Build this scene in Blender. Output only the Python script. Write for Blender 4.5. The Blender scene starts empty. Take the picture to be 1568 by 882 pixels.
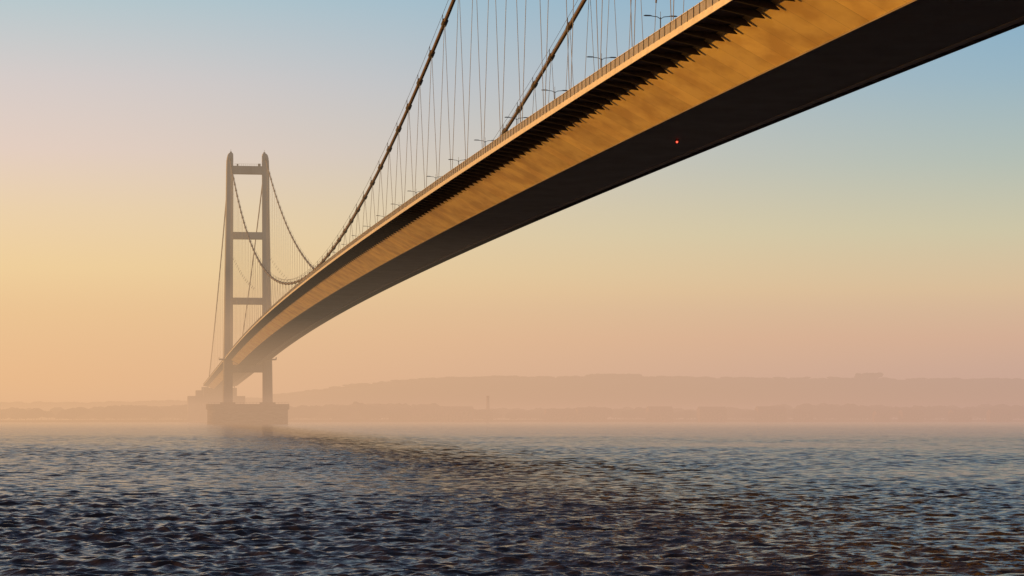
import bpy, math, random
import numpy as np
from mathutils import Vector
random.seed(3); rng=np.random.default_rng(5)
sc=bpy.context.scene
sc.view_settings.view_transform='Standard'; sc.view_settings.look='None'; sc.view_settings.exposure=0
def lin(c): 
    o=[]
    for v in c:
        v/=255.0
        o.append(v/12.92 if v<=0.04045 else ((v+0.055)/1.055)**2.4)
    return tuple(o)+(1.0,)
F=3466.0; TH=math.radians(9.18); CAMZ=4.5; AX=62.0; SPAN=1410.0; MID=703.0; Q=CAMZ-3.0
# ---------------------------------------------------------------- materials
def newmat(name):
    m=bpy.data.materials.new(name); m.use_nodes=True
    return m,m.node_tree.nodes,m.node_tree.links,m.node_tree.nodes['Principled BSDF']
def paint(name,c1,c2,scale=(0.3,0.3,0.3),rough=0.6,metal=0.0,detail=6,seam=None,bump=0.0,lo=.35,hi=.65,vary=.12):
    m,n,l,b=newmat(name)
    tc=n.new('ShaderNodeTexCoord'); mp=n.new('ShaderNodeMapping'); mp.inputs['Scale'].default_value=scale
    l.new(tc.outputs['Object'],mp.inputs[0])
    nz=n.new('ShaderNodeTexNoise'); nz.inputs['Scale'].default_value=1; nz.inputs['Detail'].default_value=detail
    nz.inputs['Roughness'].default_value=.55
    l.new(mp.outputs[0],nz.inputs['Vector'])
    cr=n.new('ShaderNodeValToRGB'); cr.color_ramp.elements[0].position=lo; cr.color_ramp.elements[1].position=hi
    cr.color_ramp.elements[0].color=tuple(c1)+(1,); cr.color_ramp.elements[1].color=tuple(c2)+(1,)
    l.new(nz.outputs['Fac'],cr.inputs[0]); out=cr.outputs[0]
    if seam:
        sx=n.new('ShaderNodeSeparateXYZ'); l.new(tc.outputs['Object'],sx.inputs[0])
        dv=n.new('ShaderNodeMath'); dv.operation='DIVIDE'; dv.inputs[1].default_value=seam; l.new(sx.outputs['Y'],dv.inputs[0])
        fr=n.new('ShaderNodeMath'); fr.operation='FRACT'; l.new(dv.outputs[0],fr.inputs[0])
        lt=n.new('ShaderNodeMath'); lt.operation='LESS_THAN'; lt.inputs[1].default_value=0.02; l.new(fr.outputs[0],lt.inputs[0])
        fl=n.new('ShaderNodeMath'); fl.operation='FLOOR'; l.new(dv.outputs[0],fl.inputs[0])
        wn=n.new('ShaderNodeTexWhiteNoise'); wn.noise_dimensions='1D'; l.new(fl.outputs[0],wn.inputs['W'])
        mr=n.new('ShaderNodeMapRange'); mr.inputs[3].default_value=1-vary; mr.inputs[4].default_value=1.05; l.new(wn.outputs['Value'],mr.inputs[0])
        sb=n.new('ShaderNodeMath'); sb.operation='MULTIPLY_ADD'; sb.inputs[1].default_value=-.3; l.new(lt.outputs[0],sb.inputs[0]); l.new(mr.outputs[0],sb.inputs[2])
        vm=n.new('ShaderNodeVectorMath'); vm.operation='SCALE'; l.new(out,vm.inputs[0]); l.new(sb.outputs[0],vm.inputs['Scale']); out=vm.outputs[0]
    l.new(out,b.inputs['Base Color']); b.inputs['Roughness'].default_value=rough; b.inputs['Metallic'].default_value=metal
    if bump:
        bp=n.new('ShaderNodeBump'); bp.inputs['Distance'].default_value=bump; l.new(nz.outputs['Fac'],bp.inputs['Height']); l.new(bp.outputs[0],b.inputs['Normal'])
    return m
M_websun=paint('sunlit_web_paint',(.72,.48,.20),(.95,.70,.32),(.30,.16,.4),.42,seam=4.525,bump=.08,lo=.36,hi=.60,detail=3,vary=.14)  # low sun's orange and lit patches put into the grey deck's colour
M_shade=paint('shaded_deck_paint',(.17,.13,.105),(.23,.185,.15),(.3,.2,.3),.6,seam=4.525,detail=2)  # underside shade put into the colour of the same deck steel
M_edge=paint('edge_trim',(.55,.48,.43),(.65,.57,.50),(1,.3,1),.6)
M_rail=paint('railing_paint',(.66,.56,.42),(.80,.68,.52),(1,1,1),.5)
M_brk=paint('bracket_paint',(.08,.06,.05),(.12,.10,.08),(1,1,1),.7)
M_road=paint('asphalt',(.04,.04,.04),(.06,.06,.06),(2,2,2),.9)
M_conc=paint('concrete',(.24,.21,.20),(.36,.33,.31),(.15,.15,.04),.85)
M_cable=paint('cable_paint',(.13,.09,.065),(.20,.14,.10),(.8,.8,.8),.6)
M_hang=paint('hanger_steel',(.26,.24,.22),(.36,.33,.30),(.8,.8,.8),.5)
M_lamp=paint('lamp_steel',(.14,.14,.15),(.20,.20,.21),(.8,.8,.8),.5)
M_pier=paint('pier_concrete',(.12,.095,.08),(.26,.22,.19),(.2,.2,.6),.9)
M_land=paint('far_fields',(.05,.06,.03),(.09,.08,.05),(.005,.005,.01),.95)
M_tree=paint('tree_foliage',(.04,.045,.025),(.08,.08,.045),(.1,.1,.1),.95)
M_brick=paint('chimney_brick',(.22,.12,.08),(.30,.18,.12),(.5,.5,.5),.9)
# ---------------------------------------------------------------- mesh helpers
def mkobj(name,V,Fc,mats,parent=None,midx=None,smooth=False):
    me=bpy.data.meshes.new(name); me.from_pydata([tuple(v) for v in V],[],[tuple(f) for f in Fc]); 
    for m in (mats if isinstance(mats,(list,tuple)) else [mats]): me.materials.append(m)
    if midx is not None: me.polygons.foreach_set('material_index',midx)
    if smooth: me.polygons.foreach_set('use_smooth',[True]*len(me.polygons))
    me.update(); o=bpy.data.objects.new(name,me); sc.collection.objects.link(o)
    if parent: o.parent=parent
    return o
class B:
    def __init__(s): s.v=[]; s.f=[]; s.m=[]
    def box(s,c,h,mi=0):
        k=len(s.v); x,y,z=c; a,b,d=h
        s.v+=[(x-a,y-b,z-d),(x+a,y-b,z-d),(x+a,y+b,z-d),(x-a,y+b,z-d),(x-a,y-b,z+d),(x+a,y-b,z+d),(x+a,y+b,z+d),(x-a,y+b,z+d)]
        for f in ((0,3,2,1),(4,5,6,7),(0,1,5,4),(1,2,6,5),(2,3,7,6),(3,0,4,7)): s.f.append(tuple(k+i for i in f)); s.m.append(mi)
    def loft(s,rings,mi=0,caps=True):
        k=len(s.v); n=len(rings[0])
        for r in rings: s.v+=[tuple(p) for p in r]
        for i in range(len(rings)-1):
            for j in range(n):
                j2=(j+1)%n; s.f.append((k+i*n+j,k+i*n+j2,k+(i+1)*n+j2,k+(i+1)*n+j)); s.m.append(mi)
        if caps:
            s.f.append(tuple(k+j for j in range(n))[::-1]); s.m.append(mi)
            s.f.append(tuple(k+(len(rings)-1)*n+j for j in range(n))); s.m.append(mi)
    def tube(s,pts,r,n=6,mi=0):
        pts=[Vector(p) for p in pts]; rings=[]
        for i,p in enumerate(pts):
            t=(pts[min(i+1,len(pts)-1)]-pts[max(i-1,0)]).normalized()
            up=Vector((1,0,0)) if abs(t.x)<.9 else Vector((0,1,0))
            a=t.cross(up).normalized(); b=t.cross(a)
            rr=r[i] if isinstance(r,(list,tuple)) else r
            rings.append([p+rr*(math.cos(q*2*math.pi/n)*a+math.sin(q*2*math.pi/n)*b) for q in range(n)])
        s.loft(rings,mi)
    def obj(s,name,mats,parent=None,smooth=False): return mkobj(name,s.v,s.f,mats,parent,s.m,smooth)
# ---------------------------------------------------------------- bridge profile
def T(y):
    if y>SPAN: return T(SPAN)-.017*(y-SPAN)
    if y<-10: return T(-10)
    q=y-MID; return 42.5+CAMZ+.0038*q-1.65e-5*q*q
Y0,Y1=-280.0,1945.0
ST=[Y0+4.525*i for i in range(int((Y1-Y0)/4.525)+1)]
bridge=bpy.data.objects.new('suspension_bridge',None); sc.collection.objects.link(bridge)
def sweep(b,prof,mi=0,stations=ST):
    b.loft([[(AX+x,y,T(y)+z) for x,z in prof] for y in stations],mi)
b=B()
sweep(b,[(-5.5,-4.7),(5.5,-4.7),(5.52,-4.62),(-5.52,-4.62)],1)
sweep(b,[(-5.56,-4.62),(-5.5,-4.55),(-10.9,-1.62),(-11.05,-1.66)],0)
sweep(b,[(5.56,-4.62),(11.05,-1.66),(10.9,-1.62),(5.5,-4.55)],1)  # right web takes the painted shade tone, left web the sunlit one
sweep(b,[(-5.66,-4.74),(-5.45,-4.74),(-5.45,-4.701),(-5.66,-4.60)],1)
sweep(b,[(5.1,-4.76),(5.8,-4.76),(5.8,-4.58),(5.1,-4.701)],2)
sweep(b,[(-14.2,-1.5),(-11,-1.6),(11,-1.6),(14.2,-1.5),(14.2,-1.25),(-14.2,-1.25)],1)
sweep(b,[(-14.32,-1.68),(-14.21,-1.68),(-14.21,-1.1),(-14.32,-1.1)],4)
sweep(b,[(14.21,-1.68),(14.32,-1.68),(14.32,-1.1),(14.21,-1.1)],1)  # right fascia darkened with the painted shade tone
sweep(b,[(-10,-1.246),(10,-1.246),(10,-1.19),(-10,-1.19)],3)
deck=b.obj('deck_box_girder',[M_websun,M_shade,M_edge,M_road,M_rail],bridge)
b=B()
for y in ST:
    for s in (-1,1):
        t=T(y)
        pr=[(s*14.15,-1.52),(s*14.15,-1.68),(s*11.4,-2.25),(s*10.2,-2.36),(s*10.9,-1.66),(s*11.2,-1.62)]
        b.loft([[(AX+x,y-.12,t+z) for x,z in pr],[(AX+x,y+.12,t+z) for x,z in pr]])
b.obj('walkway_brackets',M_brk,bridge)
b=B()
for s in (-1,1):
    x=s*14.1
    sweep(b,[(x-.05,-.06),(x+.05,-.06),(x+.05,0),(x-.05,0)])
    sweep(b,[(x-.03,-.98),(x+.03,-.98),(x+.03,-.93),(x-.03,-.93)])
    y=Y0+.1
    while y<Y1-3:
        b.box((AX+x,y,T(y)-.52),(.03,.04,.42)); y+=.2
    y=Y0+.2
    while y<Y1-3:
        b.box((AX+x,y,T(y)-.62),(.08,.07,.62),1); y+=2.2625
    for xx in (s*10.6,s*1.0):
        sweep(b,[(xx-.06,-.75),(xx+.06,-.75),(xx+.06,-.5),(xx-.06,-.5)],1)
        y=Y0+1
        while y<Y1-3: b.box((AX+xx,y,T(y)-.97),(.05,.05,.218),1); y+=4.525
b.obj('railings',[M_rail,M_brk],bridge)
# cables
def Cz(y):
    if y>SPAN:
        q=(y-SPAN)/530.; return 163.3+Q+(22-163.3)*q-4*q*(1-q)*9
    if y<0:
        q=-y/280.; return 163.3+Q+(30-163.3)*q-4*q*(1-q)*3
    return 48.0+Q+115.3*((y-705)/705.)**2
b=B(); h=B()
for s in (-1,1):
    x=AX+s*11.0
    ys=[-280+10*i for i in range(29)]+[10+7*i for i in range(200)]+[1410+10*i for i in range(54)]
    b.tube([(x,y,Cz(y)) for y in ys],.36,8)
    n=77
    for i in range(n+1):
        y=9.05+i*(SPAN-18.1)/n; z=Cz(y); sl=(Cz(y+.5)-Cz(y-.5)); d=Vector((0,1,sl)).normalized()
        p=Vector((x,y,z)); b.tube([p-d*1.1,p-d*1.0,p+d*1.0,p+d*1.1],[.40,.55,.55,.40],8,1)
        for dx in(-.35,.35): b.box((x+dx,y,z+.85),(.05,.05,.6),1)
        for sg in (-1,1):
            ya=y+sg*9.05
            if ya<2 or ya>SPAN-2: continue
            top=p+Vector((0,sg*.4,-.4)); bot=Vector((x,ya,T(ya)-1.2))
            if top.z-bot.z<.6: continue
            h.tube([top,bot],.042,4)
            L=(top-bot).length
            if L>8:
                q=(bot-top).normalized()
                h.tube([bot-q*3.0,bot-q*1.2],.10,5)
                if L>40: m=top+q*(L*.45); h.tube([m,m+q*.7],.14,5)
    for dx in (-.35,.35): b.tube([(x+dx,y,Cz(y)+1.4) for y in ys if 0<=y<=1410],.035,4,1)
    for k in range(25):
        y=SPAN+(k+1)*18.1
        if Cz(y)-T(y)>3: h.tube([(x,y,Cz(y)),(x,y+(-9 if k%2 else 9),T(y)-1.2)],.042,4)
b.obj('main_cables',[M_cable,M_brk],bridge,True)
h.obj('hangers',[M_hang],bridge)
def tower(y,base):
    b=B()
    def ring(cx,hx,hy,z):
        c=.22; return [(AX+cx-hx+c*hx,y-hy,z),(AX+cx+hx-c*hx,y-hy,z),(AX+cx+hx,y-hy+c*hx,z),(AX+cx+hx,y+hy-c*hx,z),(AX+cx+hx-c*hx,y+hy,z),(AX+cx-hx+c*hx,y+hy,z),(AX+cx-hx,y+hy-c*hx,z),(AX+cx-hx,y-hy+c*hx,z)]
    for s in (-1,1):
        lv=[(base,12.3,3.05,3.2),(34,12.15,2.9,3.1),(74,11.75,2.65,2.9),(115,11.35,2.35,2.75),(153,11.05,2.15,2.6),(158,11.0,2.12,2.9),(161,10.95,2.07,3.0),(163.3,10.8,1.92,2.9),(164.8,10.6,1.7,2.6),(165.7,10.4,1.3,2.1),(166.1,10.3,.8,1.4)]
        b.loft([ring(s*c,hx,hy,z+Q) for z,c,hx,hy in lv])
        b.box((AX+s*10.3,y,166.5+Q),(.6,.8,.4)); b.box((AX+s*10.3,y,167.5+Q),(.1,.1,.8))
        b.box((AX+s*16.2,y,T(y)-1.5),(1.4,6,.35))
        b.box((AX+s*17.6,y,T(y)-.6),(.05,6,.5))
    def beam(zc,hz,hy=2.0,hx=9.3):
        zc+=Q
        pr=[(-hy,-hz+.4),(-hy+.4,-hz),(hy-.4,-hz),(hy,-hz+.4),(hy,hz-.4),(hy-.4,hz),(-hy+.4,hz),(-hy,hz-.4)]
        b.loft([[(AX-hx,y+p,zc+q) for p,q in pr],[(AX+hx,y+p,zc+q) for p,q in pr]])
    beam(155.6,2.5); beam(115,2.2,2.1,9.8); beam(74.5,2.1,2.2,10.2); beam(T(y)-Q-7.2,2.35,2.6,10.2)
    for k in range(13): b.box((AX-7.8+1.3*k,y-1.9,158.7+Q),(.05,.05,.6))
    b.box((AX,y-1.9,159.3+Q),(8,.05,.05))
    b.box((AX+7.2,y,158.9+Q),(.8,1.2,.8)); b.box((AX-6.2,y,158.7+Q),(.5,.9,.6))
    return b.obj('tower',M_conc,bridge)
tower(SPAN,10.5); tower(0,6)
def pier(y,w,top,d=10):
    b=B()
    def rr(hx,hy,z,n=6,r=6.0):
        o=[]
        for cx,cy,a0 in((1,1,0),(-1,1,90),(-1,-1,180),(1,-1,270)):
            for i in range(n+1):
                a=math.radians(a0+90*i/n); o.append((AX+cx*(hx-r)+r*math.cos(a),y+cy*(hy-r)+r*math.sin(a),z))
        return o
    b.loft([rr(w-.8,d-.5,-6),rr(w-.8,d-.5,top-3.4),rr(w,d,top-3.3),rr(w,d,top)])
    for s in(-1,1): b.box((AX+s*12.3,y,top+.5),(4.6,5,.5))
    for k in range(26): b.box((AX-w+1+k*(2*w-2)/25,y-d+.5,top+.5),(.06,.06,.5))
    b.box((AX,y-d+.5,top+1.0),(w-1,.05,.05))
    for k in range(9): b.box((AX-w+4+k*(2*w-8)/8,y-d-.25,2),(.35,.24,4))
    return b.obj('tower_pier',M_pier,bridge)
pier(SPAN,25.5,10.8+Q); pier(0,24,6.2)
b=B()
b.box((AX-3,1955,10),(24,22,12)); b.box((AX-3,1965,24),(17,14,3)); b.box((AX,1940,15),(14,6,14))
b.box((AX-12,1965,28),(3,6,2))
b.obj('cable_anchorage',M_conc,bridge)
# navigation light
b=B(); ln=269/.987-10; z=T(ln)-4.7
b.box((AX+.3,ln,z-.1),(.2,.2,.08)); b.tube([(AX+.3,ln,z-.17),(AX+.3,ln,z-.2),(AX+.3,ln,z-.32),(AX+.3,ln,z-.38)],[.1,.12,.11,.05],8,1)
mr_,n_,l_,bb=newmat('red_lens'); bb.inputs['Base Color'].default_value=(.8,.02,.01,1); bb.inputs['Emission Color'].default_value=(1,.06,.03,1); bb.inputs['Emission Strength'].default_value=4
b.obj('navigation_light',[M_brk,mr_])
# street lamps
b=B()
b.tube([(0,0,0),(0,0,.9),(0,0,1.0),(0,0,12.2)],[.16,.16,.11,.07],6)
for s in(-1,1):
    b.tube([(0,0,12.0),(s*.4,0,12.25),(s*1.3,0,12.35)],.05,5)
    b.loft([[(s*x,yy,12.35+zz) for yy,zz in((-.14*k,-.04*k),(.14*k,-.04*k),(.12*k,.09*k),(-.12*k,.09*k))] for x,k in((1.1,.5),(1.3,1),(1.9,1.05),(2.1,.5))])
b.tube([(0,0,12.2),(0,0,12.9)],.03,4)
me=None
for i in range(40):
    y=273-36.2*7+36.2*i-3
    if y>SPAN+10: break
    if me is None:
        o=b.obj('street_lamp',M_lamp); me=o.data
    else:
        o=bpy.data.objects.new('street_lamp',me); sc.collection.objects.link(o)
    o.location=(AX,y,T(y)-1.19)
# ---------------------------------------------------------------- water : one polar sheet, real waves
m,n,l,bs=newmat('estuary_water')
bs.inputs['Base Color'].default_value=(.038,.029,.032,1); bs.inputs['Roughness'].default_value=.11; bs.inputs['IOR'].default_value=1.33
bs.inputs['Specular IOR Level'].default_value=.30
tc=n.new('ShaderNodeTexCoord')
def nz(scale,rot,sx,sy,det,dist=0):
    mp=n.new('ShaderNodeMapping'); mp.inputs['Rotation'].default_value[2]=math.radians(rot); mp.inputs['Scale'].default_value=(sx,sy,1)
    l.new(tc.outputs['Object'],mp.inputs[0]); t=n.new('ShaderNodeTexNoise'); t.inputs['Scale'].default_value=scale; t.inputs['Detail'].default_value=det
    t.inputs['Distortion'].default_value=dist; l.new(mp.outputs[0],t.inputs['Vector']); return t.outputs['Fac']
def bump(hh,dist,prev=None):
    p=n.new('ShaderNodeBump'); p.inputs['Strength'].default_value=1; p.inputs['Distance'].default_value=dist; l.new(hh,p.inputs['Height'])
    if prev: l.new(prev,p.inputs['Normal'])
    return p.outputs[0]
a=bump(nz(.5,14,.5,1,2,.4),.28,None)
a=bump(nz(2.2,-8,.6,1,3,.5),.11,a)
a=bump(nz(9.0,5,.7,1,2),.010,a)
l.new(a,bs.inputs['Normal'])
R=[2.0,8,16,24,30]
r=34.0
while r<800: R.append(r); r*=1.0015
while r<16000: R.append(r); r*=1.05
R=np.array(R)
A=np.concatenate([np.radians(np.linspace(-180,-12,60,endpoint=False)),np.radians(np.linspace(-12,-5.5,40,endpoint=False)),np.radians(np.linspace(-5.5,24,720,endpoint=False)),np.radians(np.linspace(24,36,60,endpoint=False)),np.radians(np.linspace(36,180,50,endpoint=False))])
RR_,AA=np.meshgrid(R,A,indexing='ij'); X=RR_*np.sin(AA); Y=RR_*np.cos(AA); Z=np.zeros_like(X); DX=np.zeros_like(X); DY=np.zeros_like(X)
sp=RR_*.0015
env=.9+.4*np.sin(X*.021+Y*.013+1)*np.sin(Y*.017-X*.008)+.3*np.sin(Y*.05+X*.03)*np.sin(Y*.021-X*.05+2)
for i in range(84):
    lam=.36*(3.6/.36)**(i/83.); k=2*math.pi/lam; th=math.radians(rng.normal(-105,38)); a0=.0060*lam*(1.0 if lam<1.1 else (1.1/lam)**.7)
    ph=rng.uniform(0,6.28); kx,ky=math.cos(th),math.sin(th)
    fade=np.clip((lam/np.maximum(sp,1e-3)-2.2)/2.2,0,1)
    arg=k*(kx*X+ky*Y)+ph; am=a0*fade
    Z+=am*np.sin(arg)*env; DX+=kx*am*np.cos(arg); DY+=ky*am*np.cos(arg)
far=np.clip((800-RR_)/300,0,1)*np.clip((RR_-20)/20,0,1)
X+=DX*far; Y+=DY*far; Z*=far
V=np.stack([X,Y,Z],-1).reshape(-1,3)
nr,na=X.shape
i0=np.arange(nr-1)[:,None]*na; j0=np.arange(na)[None,:]; j1=(j0+1)%na
Q4=np.stack([i0+j0,i0+na+j0,i0+na+j1,i0+j1],-1).reshape(-1,4)
Q4=Q4[:,::-1]
me_=bpy.data.meshes.new('estuary_water'); me_.vertices.add(len(V)); me_.vertices.foreach_set('co',V.astype(np.float32).ravel())
me_.loops.add(len(Q4)*4); me_.loops.foreach_set('vertex_index',Q4.astype(np.int32).ravel())
me_.polygons.add(len(Q4)); me_.polygons.foreach_set('loop_start',np.arange(len(Q4),dtype=np.int32)*4); me_.polygons.foreach_set('loop_total',np.full(len(Q4),4,dtype=np.int32))
me_.polygons.foreach_set('use_smooth',np.ones(len(Q4),dtype=bool))
me_.update(calc_edges=True); me_.materials.append(m)
wo=bpy.data.objects.new('estuary_water',me_); sc.collection.objects.link(wo)
# ---------------------------------------------------------------- far shore
def wob(x,sd):
    return sum(math.sin(x*f_+sd*3.1*k+k)*a_ for k,(f_,a_) in enumerate(((.004,1),(.011,.5),(.027,.3),(.06,.15))))
def hill(x,y):
    base=1.5+wob(x,2)*.4
    k=1/(1+math.exp(-(x-230)/60.)); H=20+34*k+.6*wob(x,1)
    q=min(max((y-2450)/500.,0),1); q=q*q*(3-2*q)
    return base+H*q
nx,ny=260,60; V=[];Fc=[]
for j in range(ny):
    y=1935+(j/(ny-1))**1.3*2400
    for i in range(nx):
        x=-2400+i*(6400/(nx-1)); z=hill(x,y) if j>0 else -2
        V.append((x,y+(12*wob(x,5) if j<3 else 0),z))
for j in range(ny-1):
    for i in range(nx-1):
        k=j*nx+i; Fc.append((k,k+1,k+nx+1,k+nx))
mkobj('far_shore_hills',V,Fc,M_land,smooth=True)
def trees(name,pts):
    V=[];Fc=[]
    for (x,y,z0,r,hh) in pts:
        for c in range(5):
            cx=x+random.uniform(-.6,.6)*r; cy=y+random.uniform(-.6,.6)*r; cz=z0+hh*random.uniform(.4,.8); rr=r*random.uniform(.4,.7)
            k=len(V)
            for a_ in range(4):
                ph=math.pi*(a_+.5)/4
                for q in range(7):
                    th=2*math.pi*q/7; j=random.uniform(.75,1.25)
                    V.append((cx+rr*j*math.sin(ph)*math.cos(th),cy+rr*j*math.sin(ph)*math.sin(th),cz+rr*j*math.cos(ph)*hh/(r*2)))
            for a_ in range(3):
                for q in range(7): Fc.append((k+a_*7+q,k+a_*7+(q+1)%7,k+(a_+1)*7+(q+1)%7,k+(a_+1)*7+q))
            Fc.append(tuple(k+q for q in range(7))); Fc.append(tuple(k+21+q for q in range(7))[::-1])
        k=len(V); V+= [(x-.3,y,z0-1),(x+.3,y,z0-1),(x+.15,y,z0+hh*.6),(x-.15,y,z0+hh*.6)]; Fc.append((k,k+1,k+2,k+3))
    mkobj(name,V,Fc,M_tree)
P=[]
for i in range(2600):
    x=random.uniform(-900,1500); y=random.uniform(1965,2180); dens=.5+.5*math.sin(x*.011)+.4*math.sin(x*.031+1)
    if random.random()>.5+dens*.5: continue
    hh=random.uniform(6,11)*(1+.25*max(dens,0)); P.append((x,y,1.5,hh*1.0,hh))
trees('shoreline_trees',P)
P=[]
for i in range(900):
    x=random.uniform(-900,1900); y=random.uniform(2880,3050); hh=random.uniform(2,4)
    P.append((x,y,hill(x,y)-1,hh*2.5,hh))
for i in range(60):
    x=random.uniform(585,650); P.append((x,2950+random.uniform(-20,20),hill(x,2950)-1,8,6))
for i in range(12):
    x=random.uniform(955,975); P.append((x,2950+random.uniform(-20,20),hill(x,2950)-1,6,9))
trees('hilltop_trees',P)
def place(px,d):
    r=(px-784)/F*d; return (r*math.cos(TH)+d*math.sin(TH), -r*math.sin(TH)+d*math.cos(TH))
b=B(); x,y=place(747,1955)
b.box((0,0,3),(4,4,3)); b.tube([(0,0,5),(0,0,9),(0,0,19),(0,0,20),(0,0,21)],[1.9,1.6,1.2,1.4,1.3],10)
o=b.obj('chimney',M_brick); o.location=(x,y,1.5)
b=B()
for k in range(14):
    px=[540,610,655,700,860,905,1010,1090,1180,1230,1350,1395,1470,1530][k]; x,y=place(px,1985+random.uniform(-10,10)); w=random.uniform(6,18); hh=random.uniform(3.5,6)
    b.box((x,y,hh),(w,6,hh)); b.loft([[(x-w,y-6,2*hh),(x-w,y+6,2*hh),(x-w,y,2*hh+2.5)],[(x+w,y-6,2*hh),(x+w,y+6,2*hh),(x+w,y,2*hh+2.5)]])
b.obj('riverside_warehouses',M_brick)
# ---------------------------------------------------------------- mist
def mist(top,sig,col,y0,y1,ext,colr=None):
    m=bpy.data.materials.new('mist_glow_volume'); m.use_nodes=True; n=m.node_tree.nodes; l=m.node_tree.links; n.clear()
    o=n.new('ShaderNodeOutputMaterial'); ad=n.new('ShaderNodeAddShader'); ab=n.new('ShaderNodeVolumeAbsorption'); em=n.new('ShaderNodeEmission')
    ab.inputs['Color'].default_value=(0,0,0,1); ab.inputs['Density'].default_value=sig
    em.inputs['Color'].default_value=lin(col); em.inputs['Strength'].default_value=sig  # scattered daylight put in as emission, so the mist itself glows
    if colr:   # sunlight tint put into the glow, warmer toward the sun side of the estuary
        tc=n.new('ShaderNodeTexCoord'); sp_=n.new('ShaderNodeSeparateXYZ'); l.new(tc.outputs['Object'],sp_.inputs[0])
        mr=n.new('ShaderNodeMapRange'); mr.inputs[1].default_value=-100; mr.inputs[2].default_value=800; l.new(sp_.outputs['X'],mr.inputs[0])
        mx=n.new('ShaderNodeMixRGB'); mx.inputs[1].default_value=lin(col); mx.inputs[2].default_value=lin(colr)
        l.new(mr.outputs[0],mx.inputs[0]); l.new(mx.outputs[0],em.inputs['Color'])
    l.new(ab.outputs[0],ad.inputs[0]); l.new(em.outputs[0],ad.inputs[1]); l.new(ad.outputs[0],o.inputs['Volume'])
    b=B(); cy=(y1+y0)/2; b.box((600,cy,(top-5)/2),(ext,(y1-y0)/2,(top+5)/2)); return b.obj('mist',m)
mist(190,.00030,(228,194,154),420,3900,4600,(198,178,158))
mist(60,.00060,(238,182,128),880,3600,4400,(186,146,144))
mist(15,.00042,(222,172,134),480,3300,4200,(176,142,146))
# ---------------------------------------------------------------- world
SE=4.5; SAZ=-80.0
w=bpy.data.worlds.new('World'); sc.world=w; w.use_nodes=True; n=w.node_tree.nodes; l=w.node_tree.links; n.clear()
out=n.new('ShaderNodeOutputWorld'); bg=n.new('ShaderNodeBackground'); l.new(bg.outputs[0],out.inputs[0])
tc=n.new('ShaderNodeTexCoord'); sx=n.new('ShaderNodeSeparateXYZ'); l.new(tc.outputs['Generated'],sx.inputs[0])
def ramp(st):
    sq=n.new('ShaderNodeMath'); sq.operation='POWER'; sq.inputs[1].default_value=.5
    mx=n.new('ShaderNodeMath'); mx.operation='MAXIMUM'; mx.inputs[1].default_value=0; l.new(sx.outputs['Z'],mx.inputs[0]); l.new(mx.outputs[0],sq.inputs[0])
    r=n.new('ShaderNodeValToRGB'); e=r.color_ramp.elements
    for i,(z,c) in enumerate(st):
        p=math.sqrt(z)
        if i<2: e[i].position=p; q=e[i]
        else: q=e.new(p)
        q.color=lin(c)
    l.new(sq.outputs[0],r.inputs[0]); return r.outputs[0]
up=[(.28,(96,120,154)),(.55,(68,78,108)),(1.0,(54,60,84))]
RL=ramp([(0,(238,190,146)),(.02,(242,190,138)),(.045,(252,208,140)),(.065,(252,220,158)),(.09,(242,218,182)),(.115,(230,212,206)),(.145,(212,208,212)),(.185,(168,202,214))]+up)
RR=ramp([(0,(178,145,152)),(.018,(192,152,150)),(.034,(226,166,138)),(.055,(230,198,150)),(.08,(202,206,174)),(.11,(162,192,190)),(.145,(128,179,203)),(.185,(102,167,206))]+up)
mr=n.new('ShaderNodeMapRange'); mr.interpolation_type='SMOOTHSTEP'; mr.inputs[1].default_value=-.12; mr.inputs[2].default_value=.42; l.new(sx.outputs['X'],mr.inputs[0])
mix=n.new('ShaderNodeMixRGB'); l.new(mr.outputs[0],mix.inputs[0]); l.new(RL,mix.inputs[1]); l.new(RR,mix.inputs[2])
sky=n.new('ShaderNodeTexSky'); sky.sky_type='NISHITA'; sky.sun_disc=False; sky.sun_elevation=math.radians(SE); sky.sun_rotation=math.radians(SAZ)
sky.air_density=1.2; sky.dust_density=2
sk=n.new('ShaderNodeVectorMath'); sk.operation='SCALE'; sk.inputs['Scale'].default_value=.10; l.new(sky.outputs[0],sk.inputs[0])
mz=n.new('ShaderNodeMapRange'); mz.inputs[1].default_value=.2; mz.inputs[2].default_value=.5; mz.inputs[4].default_value=.3; l.new(sx.outputs['Z'],mz.inputs[0])
m2=n.new('ShaderNodeMixRGB'); l.new(mz.outputs[0],m2.inputs[0]); l.new(mix.outputs[0],m2.inputs[1]); l.new(sk.outputs[0],m2.inputs[2])
l.new(m2.outputs[0],bg.inputs['Color']); bg.inputs['Strength'].default_value=1.0
sl=bpy.data.lights.new('sun','SUN'); sl.energy=5; sl.angle=math.radians(.5); sl.color=(1,.49,.08)
so=bpy.data.objects.new('sun',sl); sc.collection.objects.link(so)
az=math.radians(SAZ); e=math.radians(SE)
d=Vector((math.sin(az)*math.cos(e),math.cos(az)*math.cos(e),math.sin(e)))
so.rotation_euler=d.to_track_quat('Z','Y').to_euler()
so.location=(-100,0,100)
cd=bpy.data.cameras.new('camera'); co=bpy.data.objects.new('camera',cd); sc.collection.objects.link(co); sc.camera=co
cd.sensor_width=36; cd.lens=F/1568*36; cd.shift_y=197/1568.; cd.clip_start=.5; cd.clip_end=40000
co.location=(0,0,CAMZ); co.rotation_euler=(math.radians(90),0,-TH)
